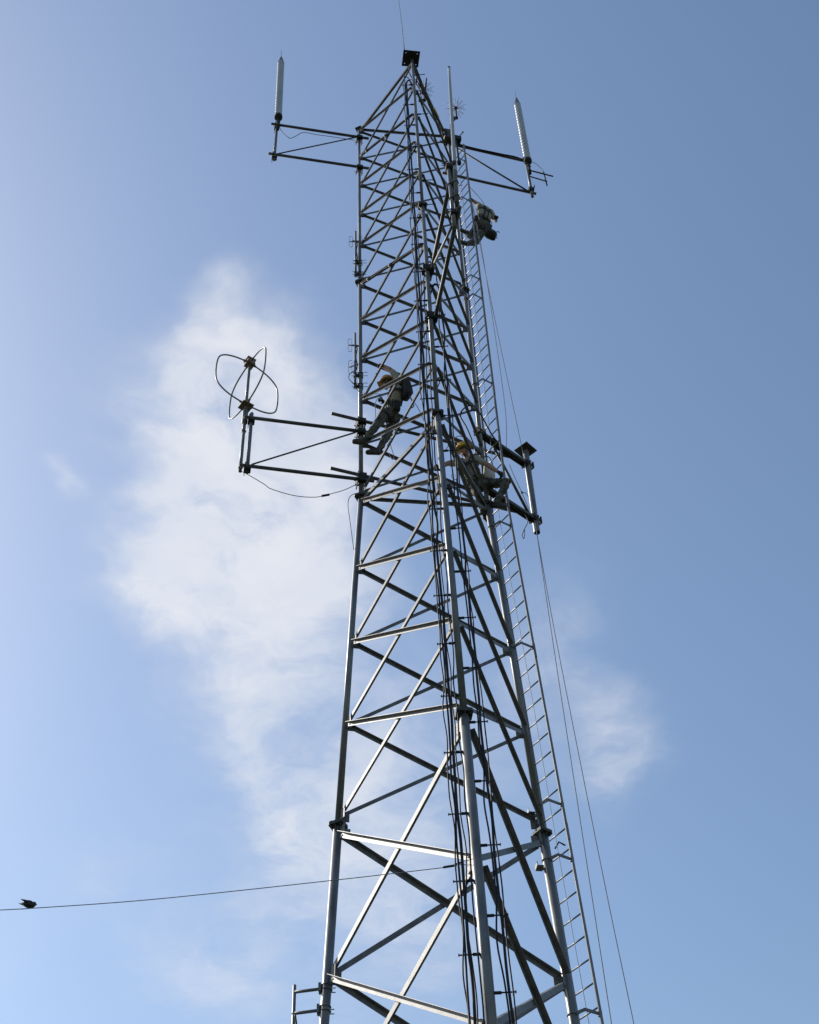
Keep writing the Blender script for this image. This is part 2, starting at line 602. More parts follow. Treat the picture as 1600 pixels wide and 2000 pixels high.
# a few stub brackets on the right leg
for zz_ in (12.72, 11.93):
    m = MB()
    P = leg(2, zz_)
    m.box(P + Vector((-.11, -.05, 0)), (1, .2, 0), (-.2, 1, 0), (0, 0, 1), .09, .13, .007)
    m.box(P + Vector((-.15, -.055, .03)), (1, .2, 0), (-.2, 1, 0), (0, 0, 1), .007, .13, .06)
    m.box(P + Vector((-.065, -.03, 0)), (1, .2, 0), (-.2, 1, 0), (0, 0, 1), .08, .03, .03)
    m.build('stub_bracket', 'galv', legs[2])

# ------------------------------------------------------------------ ladder on the right leg
rad2 = RADIAL[2]
tan2 = Vector((-rad2.y, rad2.x, 0))
if tan2.y > 0:
    tan2 = -tan2


def ladder_pt(z, s, off=.24):
    return leg(2, z) + rad2 * off + tan2 * s


ladder = thing('climbing_ladder', ladder_pt(.3, 0), 'narrow steel climbing ladder fixed outside the right tower leg', 'ladder')
RW = (-.17, .21)
for s in RW:
    m = MB()
    brk = [30.35, 27.6, 24.6, 21.5, LEVEL[2], 15.5, LEVEL[3], 9.4, 6.4, 3.4, .4]
    for z0, z1 in zip(brk[:-1], brk[1:]):
        m.bar(ladder_pt(z0, s), ladder_pt(z1 - .002, s), rad2, .044, .013)
    for z0 in brk[1:-1]:
        m.bar(ladder_pt(z0 + .13, s) + tan2 * .011 * (1 if s > 0 else -1), ladder_pt(z0 - .13, s) + tan2 * .011 * (1 if s > 0 else -1), rad2, .038, .008)
    m.build('rail', 'galv_leg', ladder)
rg = MB()
rg.path([tan2 * (RW[0] + .004), tan2 * (RW[1] - .004)], .0105, 8)
rg_me = rg.mesh('rung')
rg_me.materials.append(M['galv_leg'])
z = 30.2
while z > .6:
    share('rung', rg_me, ladder, Matrix.Translation(ladder_pt(z, 0)))
    z -= .3048
for zb in (29.6, 27.92, 24.99, 24.34, 21.69, 18.04, 15.56, 12.88, 12.06, 10.0, 7.0, 4.0):
    s = min(4, int((ZT - zb) / SEC))
    m = MB()
    P = leg(2, zb)
    c0 = P + tan2 * (LEGRAD[s] + .01)
    c1 = P + tan2 * (RW[1] - .03) + rad2 * .03
    c2 = ladder_pt(zb, RW[1] - .012)
    m.bar(c0, c1, (0, 0, 1), .042, .008)
    m.bar(c1 + (c1 - c0).normalized() * .002, c2, (0, 0, 1), .042, .008)
    m.box(c2, tan2, rad2, (0, 0, 1), .03, .055, .075)
    m.ring(P, (0, 0, 1), LEGRAD[s] + .006, .007, 18, 6)
    m.bar(c0 - Vector((0, 0, .03)), c0 - Vector((0, 0, .03)) + tan2 * .07, (0, 0, 1), .008, .008)
    m.build('bracket', 'galv', ladder)
sw = MB()
wp = [ladder_pt(30.3, .03, .20)] + [ladder_pt(z_, .03 + .012 * math.sin(z_ * 3), .20) for z_ in (27, 24.6, 21, 18.5, 15, 12.4, 9, 6, 3)] + [ladder_pt(.35, .03, .20)]
sw.path(smooth_path(wp, 4), .0045, 6)
tag(sw.build('safety_cable', 'wirem', origin=ladder_pt(.35, .03, .20)), 'thin steel fall-arrest cable running down the middle of the ladder', 'cable')
m = MB()
gp = ladder_pt(12.35, .03, .2)
m.path([ladder_pt(12.36, -.06, .24), ladder_pt(12.42, .02, .25), gp + tan2 * .05 + rad2 * .09], .012, 6)
m.build('cable_guide', 'dark', ladder)


# ------------------------------------------------------------------ sidearm mounts
def clamp_at(m, c, axis_pipe, r_leg, armdir, w=.17):
    """pair of plates and two u-bolts gripping a vertical pipe"""
    side = Vector((0, 0, 1)).cross(armdir).normalized()
    for k in (-1, 1):
        m.box(V3(c) + armdir * k * (r_leg + .028), armdir, side, (0, 0, 1), .016, w, .16)
        m.path([V3(c) + side * k * (w / 2 - .02) - armdir * (r_leg + .06), V3(c) + side * k * (w / 2 - .02) + armdir * (r_leg + .06)], .009, 6)
        m.ring(V3(c) + Vector((0, 0, k * .05)), (0, 0, 1), r_leg + .007, .007, 14, 6)


def sidearm(l, zu, zl, vec, label, arm_r=.030, mast=(-.12, .22), tail=.20, strut_r=.019, strut=True, mat='dull', name='sidearm_mount'):
    vec = V3(vec)
    d = vec.normalized()
    side = Vector((0, 0, 1)).cross(d).normalized()
    t = thing(name, leg(l, zl), label, 'antenna mount', 'sidearm mounts bolted to the tower legs')
    s = min(4, int((ZT - zu) / SEC))
    for z in (zu, zl):
        P = leg(l, z)
        off = side * (LEGRAD[s] + arm_r + .004)
        m = MB()
        m.path([P + off - d * tail, P + off + vec + d * .13], arm_r, 12)
        a = m.build('arm', mat, t)
        m = MB()
        clamp_at(m, P, None, LEGRAD[s], d)
        m.box(P + off, d, side, (0, 0, 1), .12, arm_r * 2 + .016, arm_r * 2 + .03)
        m.build('clamp', 'dark', a)
    Pm = leg(l, zl) + vec + side * (LEGRAD[s] + arm_r + .004) - side * (arm_r * 2 + .006)
    m = MB()
    m.path([(Pm.x, Pm.y, zl + mast[0]), (Pm.x, Pm.y, zu + mast[1])], .030, 12)
    mp_ = m.build('mast_pipe', 'galv_leg', t)
    for z in (zu, zl):
        m = MB()
        m.box((Pm.x, Pm.y, z), d, side, (0, 0, 1), .11, .09, .10)
        for k in (-1, 1):
            m.ring((Pm.x, Pm.y, z + k * .07), (0, 0, 1), .036, .007, 12, 6)
            m.path([Vector((Pm.x, Pm.y, z + k * .03)) - side * .12 + d * .04, Vector((Pm.x, Pm.y, z + k * .03)) + side * .12 + d * .04], .007, 6)
        m.build('clamp', 'dark', mp_)
    if strut:
        m = MB()
        off = side * (LEGRAD[s] + arm_r + .004)
        a0 = leg(l, zl) + vec + off - d * .06 + Vector((0, 0, arm_r + .015))
        a1 = leg(l, zu) + off + d * .10 - Vector((0, 0, arm_r + .015))
        m.path([a0, a1], strut_r, 10)
        m.build('strut', mat, t)
    return t, Pm


mount_a, PA = sidearm(0, 30.281, 28.965, (-1.745, -.418, 0), 'upper left sidearm mount with two dark pipes and a thin diagonal strut', strut_r=.014)
mount_b, PB = sidearm(2, 30.571, 29.183, (1.688, .548, 0), 'upper right sidearm mount with two dark pipes beside the top worker', strut_r=.019, mast=(-.30, .05))
mount_c, PC = sidearm(1, 22.533, 21.109, (.434, -1.90, 0), 'sidearm mount reaching toward the viewer from the near leg, carrying the white pole', strut_r=.022, mast=(-.42, .15), mat='dull', arm_r=.035)
mount_d, PD = sidearm(0, 20.113, 18.901, (-1.758, -.425, 0), 'middle left sidearm mount holding the looped antenna', strut_r=.014, mast=(-.06, .20))

# long pipes that cross the back of the tower and carry the empty pole
me_t = thing('sidearm_mount', leg(2, 19.0), 'long sidearm mount crossing behind the tower to the pole with a square plate', 'antenna mount', 'sidearm mounts bolted to the tower legs')
PE = Vector((1.70, 1.52, 0))
for zz_, ln in ((20.397, .53), (19.0, .53)):
    A = leg(0, zz_)
    d = (Vector((PE.x, PE.y, zz_)) - A).normalized()
    side = Vector((0, 0, 1)).cross(d).normalized()
    m = MB()
    m.path([A - side * .07 - d * ln, Vector((PE.x, PE.y, zz_)) - side * .07 + d * .03], .029, 12)
    a = m.build('arm', 'dull', me_t)
    m = MB()
    clamp_at(m, A, None, LEGRAD[1], d)
    m.box(A - side * .07, d, side, (0, 0, 1), .12, .076, .09)
    m.build('clamp', 'dark', a)
    B = leg(2, zz_ - .02)
    dB = (Vector((PE.x, PE.y, zz_)) - B).normalized()
    m = MB()
    m.box((B + Vector((PE.x, PE.y, zz_ - .02))) / 2, dB, Vector((0, 0, 1)).cross(dB), (0, 0, 1), (Vector((PE.x, PE.y, zz_)) - B).length - .06, .10, .012)
    for k in (-1, 1):
        m.box((B + Vector((PE.x, PE.y, zz_ - .02))) / 2 + Vector((0, 0, 1)).cross(dB) * k * .052 + Vector((0, 0, -.03)), dB, Vector((0, 0, 1)).cross(dB), (0, 0, 1), (Vector((PE.x, PE.y, zz_)) - B).length - .06, .010, .062)
    a = m.build('channel', 'dull', me_t)
    m = MB()
    clamp_at(m, B, None, LEGRAD[1], dB, .15)
    m.build('clamp', 'dark', a)
    m = MB()
    clamp_at(m, Vector((PE.x, PE.y, zz_ - .02)), None, .045, dB, .15)
    m.build('clamp', 'dark', a)
m = MB()
m.path([leg(2, 20.35) + Vector((.20, .24, 0)), Vector((PE.x - .10, PE.y - .09, 19.05))], .024, 10)
m.build('strut', 'dull', me_t)
# the empty pole with its square head plate
pole = thing('pipe_pole', (PE.x, PE.y, 18.68), 'grey vertical pipe topped by a dark square plate, right of the seated worker', 'pole')
m = MB()
m.path([(PE.x, PE.y, 18.68), (PE.x, PE.y, 20.76)], .052, 18, caps=False)
m.path([(PE.x, PE.y, 20.76), (PE.x, PE.y, 18.68)], .046, 18, caps=False)
m.build('pipe', 'galv_leg', pole)
m = MB()
ra = math.radians(-40)
m.box((PE.x, PE.y, 20.772), (math.cos(ra), math.sin(ra), 0), (-math.sin(ra), math.cos(ra), 0), (0, 0, 1), .285, .285, .014)
m.build('square_plate', 'dull', pole)

# small stand-off with a short pipe low on the left leg
t = thing('pipe_standoff', leg(0, 9.99), 'small ladder-like standoff pipe on the left leg at the bottom edge', 'antenna mount')
for z in (10.256, 9.993):
    m = MB()
    P = leg(0, z)
    m.path([P + Vector((-.04, .006, 0)), P + Vector((-.385, .052, 0))], .019, 10)
    a = m.build('arm', 'galv_leg', t)
    for k in (-1, 1):
        m = MB()
        m.ring(P + Vector((0, 0, k * .028)), (0, 0, 1), LEGRAD[3] + .007, .007, 16, 6)
        m.path([P + Vector((-.09, .05, k * .028)), P + Vector((.10, .05, k * .028 - .004))], .006, 6)
        m.build('u_bolt', 'galv', a)
    m = MB()
    m.box(P + Vector((-LEGRAD[3] - .02, .0, 0)), (1, 0, 0), (0, 1, 0), (0, 0, 1), .03, .10, .10)
    m.build('backing_plate', 'galv', a)
m = MB()
m.path([(-1.912, .636, 8.9), (-1.912, .636, 10.345)], .021, 12)
pp_ = m.build('mast_pipe', 'galv_leg', t)
m = MB()
m.path(smooth_path([(-1.89, .60, 9.96), (-1.87, .59, 9.80), (-1.90, .60, 9.70), (-1.88, .60, 9.3)], 5), .012, 6)
m.build('taped_lead', 'rubber', pp_)


# ------------------------------------------------------------------ antennas
def helical(Px, z0, ztop, zcone, ztip, label, lean=(0, 0)):
    t = thing('helical_antenna', (Px.x, Px.y, z0), label, 'antenna', 'white ribbed tube antennas')
    ax = Vector((lean[0], lean[1], 1)).normalized()
    b = Vector((Px.x, Px.y, z0))
    H = ztop - z0
    m = MB()
    R, nz, ns = .070, 150, 28
    vs_, fs = [], []
    u, w = frame(ax)
    pitch = .132
    for i in range(nz + 1):
        h = H * i / nz
        for k in range(ns):
            a = 2 * math.pi * k / ns
            ph = (h / pitch - a / (2 * math.pi)) % 1.0
            rr = R + .0095 * math.exp(-((ph - .5) / .16) ** 2)
            vs_.append(b + ax * h + (u * math.cos(a) + w * math.sin(a)) * rr)
    for i in range(nz):
        for k in range(ns):
            k2 = (k + 1) % ns
            fs.append([i * ns + k, i * ns + k2, (i + 1) * ns + k2, (i + 1) * ns + k])
    m.add(vs_, fs + [list(range(ns))[::-1], [nz * ns + k for k in range(ns)]], [True] * len(fs) + [False, False])
    m.build('radome', 'white', t)
    m = MB()
    m.lathe(b + ax * (H + .002), [(.076, 0), (.072, .02), (.028, zcone - ztop), (.022, zcone - ztop + .03)], ax, 20)
    m.path([b + ax * (zcone - z0), b + ax * (ztip - z0)], [.008, .003], 8)
    m.build('tip', 'galv', t)
    m = MB()
    m.lathe(b - ax * .20, [(.034, 0), (.036, .10), (.085, .105), (.088, .13), (.088, .198)], ax, 20)
    m.lathe(b - ax * .62, [(.030, 0), (.030, .40)], ax, 14)
    for h in (-.30, -.50):
        m.ring(b + ax * h, ax, .036, .009, 14, 6)
    m.build('base_collar', 'dark', t)
    return t


helical(PA + Vector((.03, -.075, 0)), 30.66, 33.30, 33.56, 34.02, 'white ribbed tube antenna standing at the far upper left', (-.016, 0))
helical(PB + Vector((.03, -.075, 0)), 30.36, 33.02, 33.31, 33.74, 'white ribbed tube antenna standing at the upper right')
m = MB()                                                      # small bracket beside the right antenna
t = thing('dipole_bracket', (2.62, 1.24, 29.75), 'small dark forked bracket at the outer end of the upper right mount', 'bracket')
m.path([(PB.x, PB.y - .02, 30.02), (PB.x + .56, PB.y + .18, 30.02)], .017, 8)
m.path([(PB.x, PB.y - .02, 29.74), (PB.x + .40, PB.y + .14, 29.74)], .015, 8)
m.build('arm', 'dark', t)
m = MB()
m.path([(PB.x + .38, PB.y + .13, 29.55), (PB.x + .36, PB.y + .125, 30.14)], .015, 8)
m.build('upright', 'dark', t)
m = MB()
m.path(smooth_path([(PB.x + .05, PB.y, 30.45), (PB.x + .2, PB.y + .05, 30.42), (PB.x + .33, PB.y + .10, 30.22), (PB.x + .36, PB.y + .12, 30.05)], 6), .006, 6)
m.build('lead', 'rubber', t)

# tall white collinear pole
ax = Vector((.024, .004, 1)).normalized()
b = Vector((PC.x + .075, PC.y - .03, 21.36))
t = thing('collinear_antenna', b, 'tall thin plain white pole antenna in front of the tower head', 'antenna')
m = MB()
m.lathe(b + ax * .95, [(.031, 0), (.034, .02), (.031, 1.2), (.026, 3.2), (.024, 3.80)], ax, 18)
m.build('radome', 'white', t)
m = MB()
m.lathe(b, [(.036, 0), (.036, .93), (.040, .94), (.040, .998)], ax, 18)
m.build('mounting_tube', 'galv', t)
m = MB()
m.lathe(b + ax * 4.752, [(.026, 0), (.026, .04), (.014, .07)], ax, 14)
m.build('end_cap', 'dark', t)
m = MB()
m.lathe(b - ax * .10, [(.022, 0), (.022, .098)], ax, 12)
m.build('connector', 'dark', t)
for h in (.18, .62):
    c = b + ax * h
    m = MB()
    m.box((c + Vector((PC.x, PC.y, c.z))) / 2, (1, -.4, 0), (.4, 1, 0), (0, 0, 1), .05, .06, .05)
    m.ring(c, (0, 0, 1), .042, .008, 14, 6)
    m.ring((PC.x, PC.y, c.z), (0, 0, 1), .036, .008, 14, 6)
    m.path([c + Vector((-.20, .045, .0)), c + Vector((.10, .045, .0))], .006, 6)
    m.build('clamp', 'dark', t)

# crossed loop (turnstile) antenna
b = Vector((-2.950, -.010, 18.86))
t = thing('loop_antenna', b, 'antenna of four curved wire loops around a short mast at left', 'antenna')
m = MB()
m.path([b, b + Vector((0, 0, 1.02))], .027, 14)
m.path([b + Vector((0, 0, 1.02)), b + Vector((0, 0, 1.20))], [.027, .030], 14)
for z in (.10, 1.00):
    m.ring(b + Vector((0, 0, z)), (0, 0, 1), .033, .009, 14, 6)
m.build('mast', 'galv_leg', t)
m = MB()
m.lathe(b + Vector((0, 0, 1.19)), [(.030, 0), (.047, .03), (.047, .32), (.034, .36), (.030, .40)], seg=18)
m.build('matching_tube', 'galv', t)
HUBL, HUBU = 1.66, 2.81
m = MB()
m.path([b + Vector((0, 0, 1.58)), b + Vector((0, 0, HUBU))], .025, 14)
m.build('centre_tube', 'galv_leg', t)
hub_rot = math.radians(38)
hx, hy = Vector((math.cos(hub_rot), math.sin(hub_rot), 0)), Vector((-math.sin(hub_rot), math.cos(hub_rot), 0))
for hz, ps, bs in ((HUBL, .200, .090), (HUBU, .150, .140)):
    m = MB()
    m.box(b + Vector((0, 0, hz)), hx, hy, (0, 0, 1), ps, ps, .012)
    m.box(b + Vector((0, 0, hz + .060)), hx, hy, (0, 0, 1), bs, bs, .106)
    if hz == HUBU:
        m.box(b + Vector((0, 0, hz + .118)), hx, hy, (0, 0, 1), .165, .165, .014)
    for a_ in (218, 306, 42, 128):
        dd = Vector((math.cos(math.radians(a_)), math.sin(math.radians(a_)), 0))
        m.path([b + Vector((0, 0, hz + .055)) + dd * .02, b + Vector((0, 0, hz + .055)) + dd * .125], .021, 8)
    m.build('hub', 'copper', t)
for k in range(4):
    an = math.radians((218, 306, 42, 128)[k])
    pts = []
    mid = (HUBU + HUBL) / 2 + .06
    for (rr, zf) in ((.09, .575), (.30, .535), (.47, .455), (.575, .33), (.608, .13), (.608, -.13), (.575, -.33), (.47, -.455), (.30, -.535), (.09, -.575)):
        pts.append(b + Vector((math.cos(an) * rr, math.sin(an) * rr, mid + zf)))
    m = MB()
    m.path(smooth_path(pts, 6), .0135, 8)
    m.build('loop_rod', 'galv_leg', t)
m = MB()                                                      # feed lead sagging back to the leg
m.path(smooth_path([(-2.93, .0, 18.87), (-2.84, 0, 18.80), (-2.567, 0, 18.541), (-2.442, 0, 18.409), (-2.079, 0, 18.22), (-1.763, 0, 18.155), (-1.567, 0, 18.196), (-1.331, .1, 18.39), (-1.15, .35, 18.80)], 8), .006, 6)
ld = m.build('lead', 'rubber', t)
m = MB()
m.path([(-1.66, 0, 18.172), (-1.54, 0.01, 18.205)], .018, 8)
m.build('connector', 'black', ld)


# short dipole arrays on the left leg
def dipole(zb, zt, zclamps, elems, label, xy):
    t = thing('dipole_antenna', (xy[0], xy[1], zb), label, 'antenna', 'short dipole antennas clamped to the left leg')
    m = MB()
    m.path([(xy[0], xy[1], zb), (xy[0], xy[1], zt)], .021, 12)
    m.build('mast', 'galv_leg', t)
    for z in zclamps:
        m = MB()
        P = leg(0, z)
        m.box(((P.x + xy[0]) / 2, (P.y + xy[1]) / 2, z), (1, 0, 0), (0, 1, 0), (0, 0, 1), .06, .05, .035)
        for k in (-.05, .05):
            m.ring(P + Vector((0, 0, k)), (0, 0, 1), LEGRAD[1] + .008, .007, 14, 6)
            m.ring((xy[0], xy[1], z + k), (0, 0, 1), .027, .006, 12, 6)
            m.path([(xy[0] - .06, xy[1] - .03, z + k), (P.x + .13, P.y - .03, z + k)], .005, 6)
        m.build('clamp', 'dark', t)
    for (z, dx, dy) in elems:
        d = Vector((dx, dy, 0)).normalized()
        m = MB()
        c = Vector((xy[0], xy[1], z))
        m.path([c - d * .06, c + d * .125], .011, 8)
        L = .19
        e = c + d * .125
        pts = [e + Vector((0, 0, .02)), e + Vector((0, 0, L - .03)), e + Vector((0, 0, L)) - d * .02, e + Vector((0, 0, L)) - d * .045, e + Vector((0, 0, L - .03)) - d * .06, e - d * .06 + Vector((0, 0, .0)),
               e - d * .06 - Vector((0, 0, L - .03)), e - d * .045 - Vector((0, 0, L)), e - d * .02 - Vector((0, 0, L)), e - Vector((0, 0, L - .03)), e - Vector((0, 0, .02))]
        m.path(smooth_path(pts, 3), .0045, 6)
        m.build('dipole_element', 'galv', t)
    m = MB()
    m.path(smooth_path([(xy[0] + .025, xy[1] - .02, elems[0][0])] + [(xy[0] + .028 + .012 * math.sin(i * 1.9), xy[1] - .03, elems[0][0] - .15 * i) for i in range(1, 6)], 4), .010, 6)
    m.build('lead', 'rubber', t)
    return t


dipole(24.85, 26.47, (25.33, 24.93), [(26.08, -1, -.15), (26.12, 1, .15)], 'short dipole antenna high on the left leg above the first joint', (-1.152, .39))
tt = dipole(21.38, 22.99, (21.73, 21.42), [(22.60, -1, -.25), (22.62, 1, .2), (22.02, -.9, .3)], 'short dipole antenna on the left leg just above the climbing worker', (-1.168, .39))
m = MB()
m.path(smooth_path([(-1.17, .37, 21.85), (-1.26, .35, 21.72), (-1.27, .35, 21.58), (-1.20, .36, 21.46), (-1.17, .38, 21.38), (-1.08, .36, 21.18), (-1.02, .34, 21.08)], 6), .007, 6)
m.build('lead', 'rubber', tt)


# static dissipators: a ball with a burst of fine wires
def dissipator(c, base, nw, rad_, label):
    c, base = V3(c), V3(base)
    t = thing('static_dissipator', base, label, 'lightning arrester', 'spiky static dissipators on the tower head')
    m = MB()
    m.ball(c, .040, 14, 10)
    m.build('hub', 'dark', t)
    m = MB()
    m.path([base, base + Vector((.05, -.02, .25)), base + Vector((.06, 0, .55)), c - Vector((0, 0, .45)), c], [.016, .013, .013, .022, .014], 8)
    m.box(c - Vector((.05, 0, .48)), (1, .1, .1), (-.1, 1, 0), (0, 0, 1), .16, .05, .06)
    m.build('stalk', 'dark', t)
    for k in range(nw):
        zc = 1 - 2 * (k + .5) / nw
        if zc < -.80:
            continue
        a = k * 2.39996
        d = Vector((math.cos(a) * math.sqrt(1 - zc * zc), math.sin(a) * math.sqrt(1 - zc * zc), zc))
        m = MB()
        m.path([c + d * .03, c + d * rad_], [.0042, .0036], 5)
        m.build('spike', 'wirem', t)
    return t


dissipator((1.132, .90, 32.456), (.90, .74, 30.80), 34, .25, 'spiky static dissipator beside the white pole')
dissipator((.40, -.22, 31.16), (.42, -.45, 30.72), 34, .24, 'spiky static dissipator half hidden behind the top right strut')

# lightning whip on the head plate
m = MB()
b = Vector((.035, -1.28, 30.775))
t = thing('lightning_rod', b, 'thin lightning rod rising from the square head plate', 'lightning rod')
m.path([b, b + Vector((-.03, -.01, 1.6)), b + Vector((-.08, -.02, 3.4))], [.0085, .007, .005], 8)
m.build('rod', 'wirem', t)
m = MB()
m.path([b - Vector((0, 0, .004)), b + Vector((0, 0, .05))], .018, 8)
m.build('socket', 'dark', t)

# junction box and hardware at the right leg's head
t = thing('junction_box', leg(2, 30.55), 'dark weatherproof box clamped to the head of the right leg', 'box')
m = MB()
P = leg(2, 30.60)
m.box(P + Vector((-.02, -.13, -.02)), (1, .3, 0), (-.3, 1, 0), (0, 0, 1), .17, .13, .36)
m.build('housing', 'dull', t)
m = MB()
m.box(P + Vector((.17, .06, .12)), (1, .3, 0), (-.3, 1, 0), (0, 0, 1), .20, .14, .16)
m.box(P + Vector((.10, .02, .02)), (1, .3, 0), (-.3, 1, 0), (0, 0, 1), .12, .08, .05)
m.build('side_unit', 'dark', t)
m = MB()
m.path([P + Vector((.20, .08, .20)), P + Vector((.34, .12, .55))], .010, 8)
m.ball(P + Vector((.34, .12, .56)), .022, 10, 6)
m.build('stub_aerial', 'dark', t)
m = MB()
m.path([P + Vector((.16, -.05, -.15)), P + Vector((.17, -.05, -1.05))], .020, 8)
m.lathe(P + Vector((.17, -.05, -1.20)), [(.030, 0), (.045, .03), (.045, .13), (.025, .16)], seg=14)
m.build('drop_tube', 'dark', t)

# ------------------------------------------------------------------ coax cables down the near leg
CAB = [  # side, lateral offset, toward viewer, start z, radius, wobble
    (-1, .215, .02, 29.75, .0085, .012, 'outermost black coax on the left of the near leg, thin'),
    (-1, .185, .03, 30.05, .0120, .010, 'second black coax from the outside left of the near leg'),
    (-1, .152, .035, 29.6, .0165, .008, 'thickest black coax in the bundle left of the near leg'),
    (-1, .125, .01, 24.2, .0080, .016, 'thin black coax at the inner side of the thick one, left of the near leg'),
    (-1, .072, .03, 22.2, .0090, .014, 'black coax hugging the left edge of the near leg'),
    (1, .150, .02, 22.6, .0100, .014, 'inner black coax on the right of the near leg'),
    (1, .185, .03, 21.9, .0150, .010, 'thick black coax on the right of the near leg'),
    (1, .212, .015, 19.3, .0085, .016, 'outermost thin black coax on the right of the near leg')]
for ci, (sd, off, dy, zs_, r, wob, lab) in enumerate(CAB):
    pts = []
    z = zs_
    # top end bends in to the leg
    P = leg(1, zs_)
    pts.append(P + Vector((sd * .03, .10, .05)))
    pts.append(P + Vector((sd * (off * .6), .02, .22)))
    pts.append(P + Vector((sd * off, -dy, -.05)))
    z = zs_ - .45
    while z > .5:
        bolts = any(abs(zb - z) < .12 and sg == sd for zb, sg in NEAR_BOLTS)
        j = wob * (.4 if bolts else 1.0)
        grow = 1 + .12 * max(0.0, (18 - z) / 18)
        pts.append(leg(1, z) + Vector((sd * off * grow + rng.normal() * j, -dy - .02 + rng.normal() * j * .6, 0)))
        z -= .4415
    pts.append(leg(1, .45) + Vector((sd * off * 1.4, -dy, 0)))
    pts.append(leg(1, .30) + Vector((sd * off * 1.8, -dy - .15, -.22)))
    m = MB()
    m.path(smooth_path(pts, 4), r, 7)
    tag(m.build('coax_cable', 'rubber', origin=pts[-1]), lab, 'cable', 'coax cables along the near leg')
# loops of cable at the head of the near leg
m = MB()
P = leg(1, 29.55)
m.path(smooth_path([P + Vector((-.17, 0, -.6)), P + Vector((-.19, .0, -.1)), P + Vector((-.15, .05, .25)), P + Vector((-.03, .08, .42)), P + Vector((.08, .1, .35)), P + Vector((.13, .2, -.05)), P + Vector((.16, .35, -.5))], 8), .008, 7)
tag(m.build('coax_cable', 'rubber', origin=P), 'looped black coax arching over the near leg under the head plate', 'cable', 'coax cables along the near leg')
# a run of cables from the near leg along the top strut to the right leg
for k, (dz, dyy, r, lab, mt) in enumerate(((-.62, .0, .014, 'sagging black cable under the top right strut', 'rubber'), (-.36, .05, .016, 'black cable tied close below the top right strut', 'rubber'),
                                           (-.82, -.03, .010, 'lowest slack cable under the top right strut', 'rubber'), (-.50, .08, .009, 'faded red cable under the top right strut', 'red'))):
    A, B = leg(1, ZT), leg(2, ZT)
    pts = [A + Vector((.05, .08, -1.0 + .05 * k))]
    for f in (.08, .2, .34, .48, .62, .76, .9, .98):
        q = A + (B - A) * f
        q = q + Vector((rng.normal() * .015, dyy + rng.normal() * .015, dz * (1 - .75 * f) + rng.normal() * .02 - .06))
        pts.append(q)
    pts.append(B + Vector((-.02, -.08, -.45)))
    m = MB()
    m.path(smooth_path(pts, 5), r, 7)
    tag(m.build('strut_cable', mt, origin=pts[0]), lab, 'cable', 'cables along the top right strut')
A, B = leg(1, ZT), leg(2, ZT)
q = A + (B - A) * .64 + Vector((0, .0, -.16))
dd = (B - A).normalized()
m = MB()
m.path([q - dd * .12, q + dd * .12], .030, 10)
tag(m.build('tape_wrap', 'tape', origin=q), 'yellow tape wrapped round the cables on the top right strut', 'tape')
# cables lashed along the upper right arm and the upper left arm
P0, vec = leg(2, 30.60) + Vector((-.020, .062, 0)), Vector((1.688, .548, 0))
for k, lab in enumerate(('thick black coax lashed on top of the upper right arm', 'second black coax beside it on the upper right arm')):
    pts = [P0 + Vector((-.05, -.05, .10))]
    for f in (.1, .25, .4, .55, .7, .85):
        pts.append(P0 + vec * f + Vector((.02 * k, -.03 * k - .01, .030 - .02 * k - .03 * math.sin(f * math.pi) * (1 + k) + rng.normal() * .008)))
    pts.append(P0 + vec * .97 + Vector((0, -.02, .0)))
    m = MB()
    m.path(smooth_path(pts, 5), .016 - .002 * k, 7)
    tag(m.build('arm_cable', 'rubber', origin=pts[0]), lab, 'cable', 'cables along the sidearms')
P0, vec = leg(0, 30.281), Vector((-1.745, -.418, 0))
m = MB()
pts = [P0 + Vector((-.1, -.02, -.04)), P0 + vec * .3 + Vector((0, 0, -.045)), P0 + vec * .52 + Vector((0, 0, -.055)), P0 + vec * .68 + Vector((0, .0, -.05)), (-2.40, -.02, 29.80), (-2.52, -.02, 29.74), (-2.66, -.02, 29.98), (-2.76, -.02, 30.25)]
m.path(smooth_path(pts, 6), .007, 6)
tag(m.build('arm_cable', 'rubber', origin=pts[0]), 'black coax hanging in a loop under the upper left arm', 'cable', 'cables along the sidearms')
m = MB()
m.path(smooth_path([(-1.09, .36, 18.62), (-1.239, .38, 18.57), (-1.287, .40, 18.404), (-1.254, .41, 17.987), (-1.223, .41, 17.638), (-1.20, .42, 17.38)], 7), .0055, 6)
tag(m.build('loose_wire', 'rubber', origin=(-1.09, .36, 18.62)), 'loose thin wire hanging outside the left leg below the looped antenna', 'wire')
# white plastic hose scrap behind the near-leg mount
m = MB()
m.path(smooth_path([(.70, .2, 25.6), (.66, .1, 25.2), (.60, .0, 25.0), (.48, -.1, 24.9), (.40, -.12, 24.6)], 6), .010, 6)
tag(m.build('loose_hose', 'canvas', origin=(.7, .2, 25.6)), 'pale loose hose curling inside the tower by the near-leg mount', 'hose')
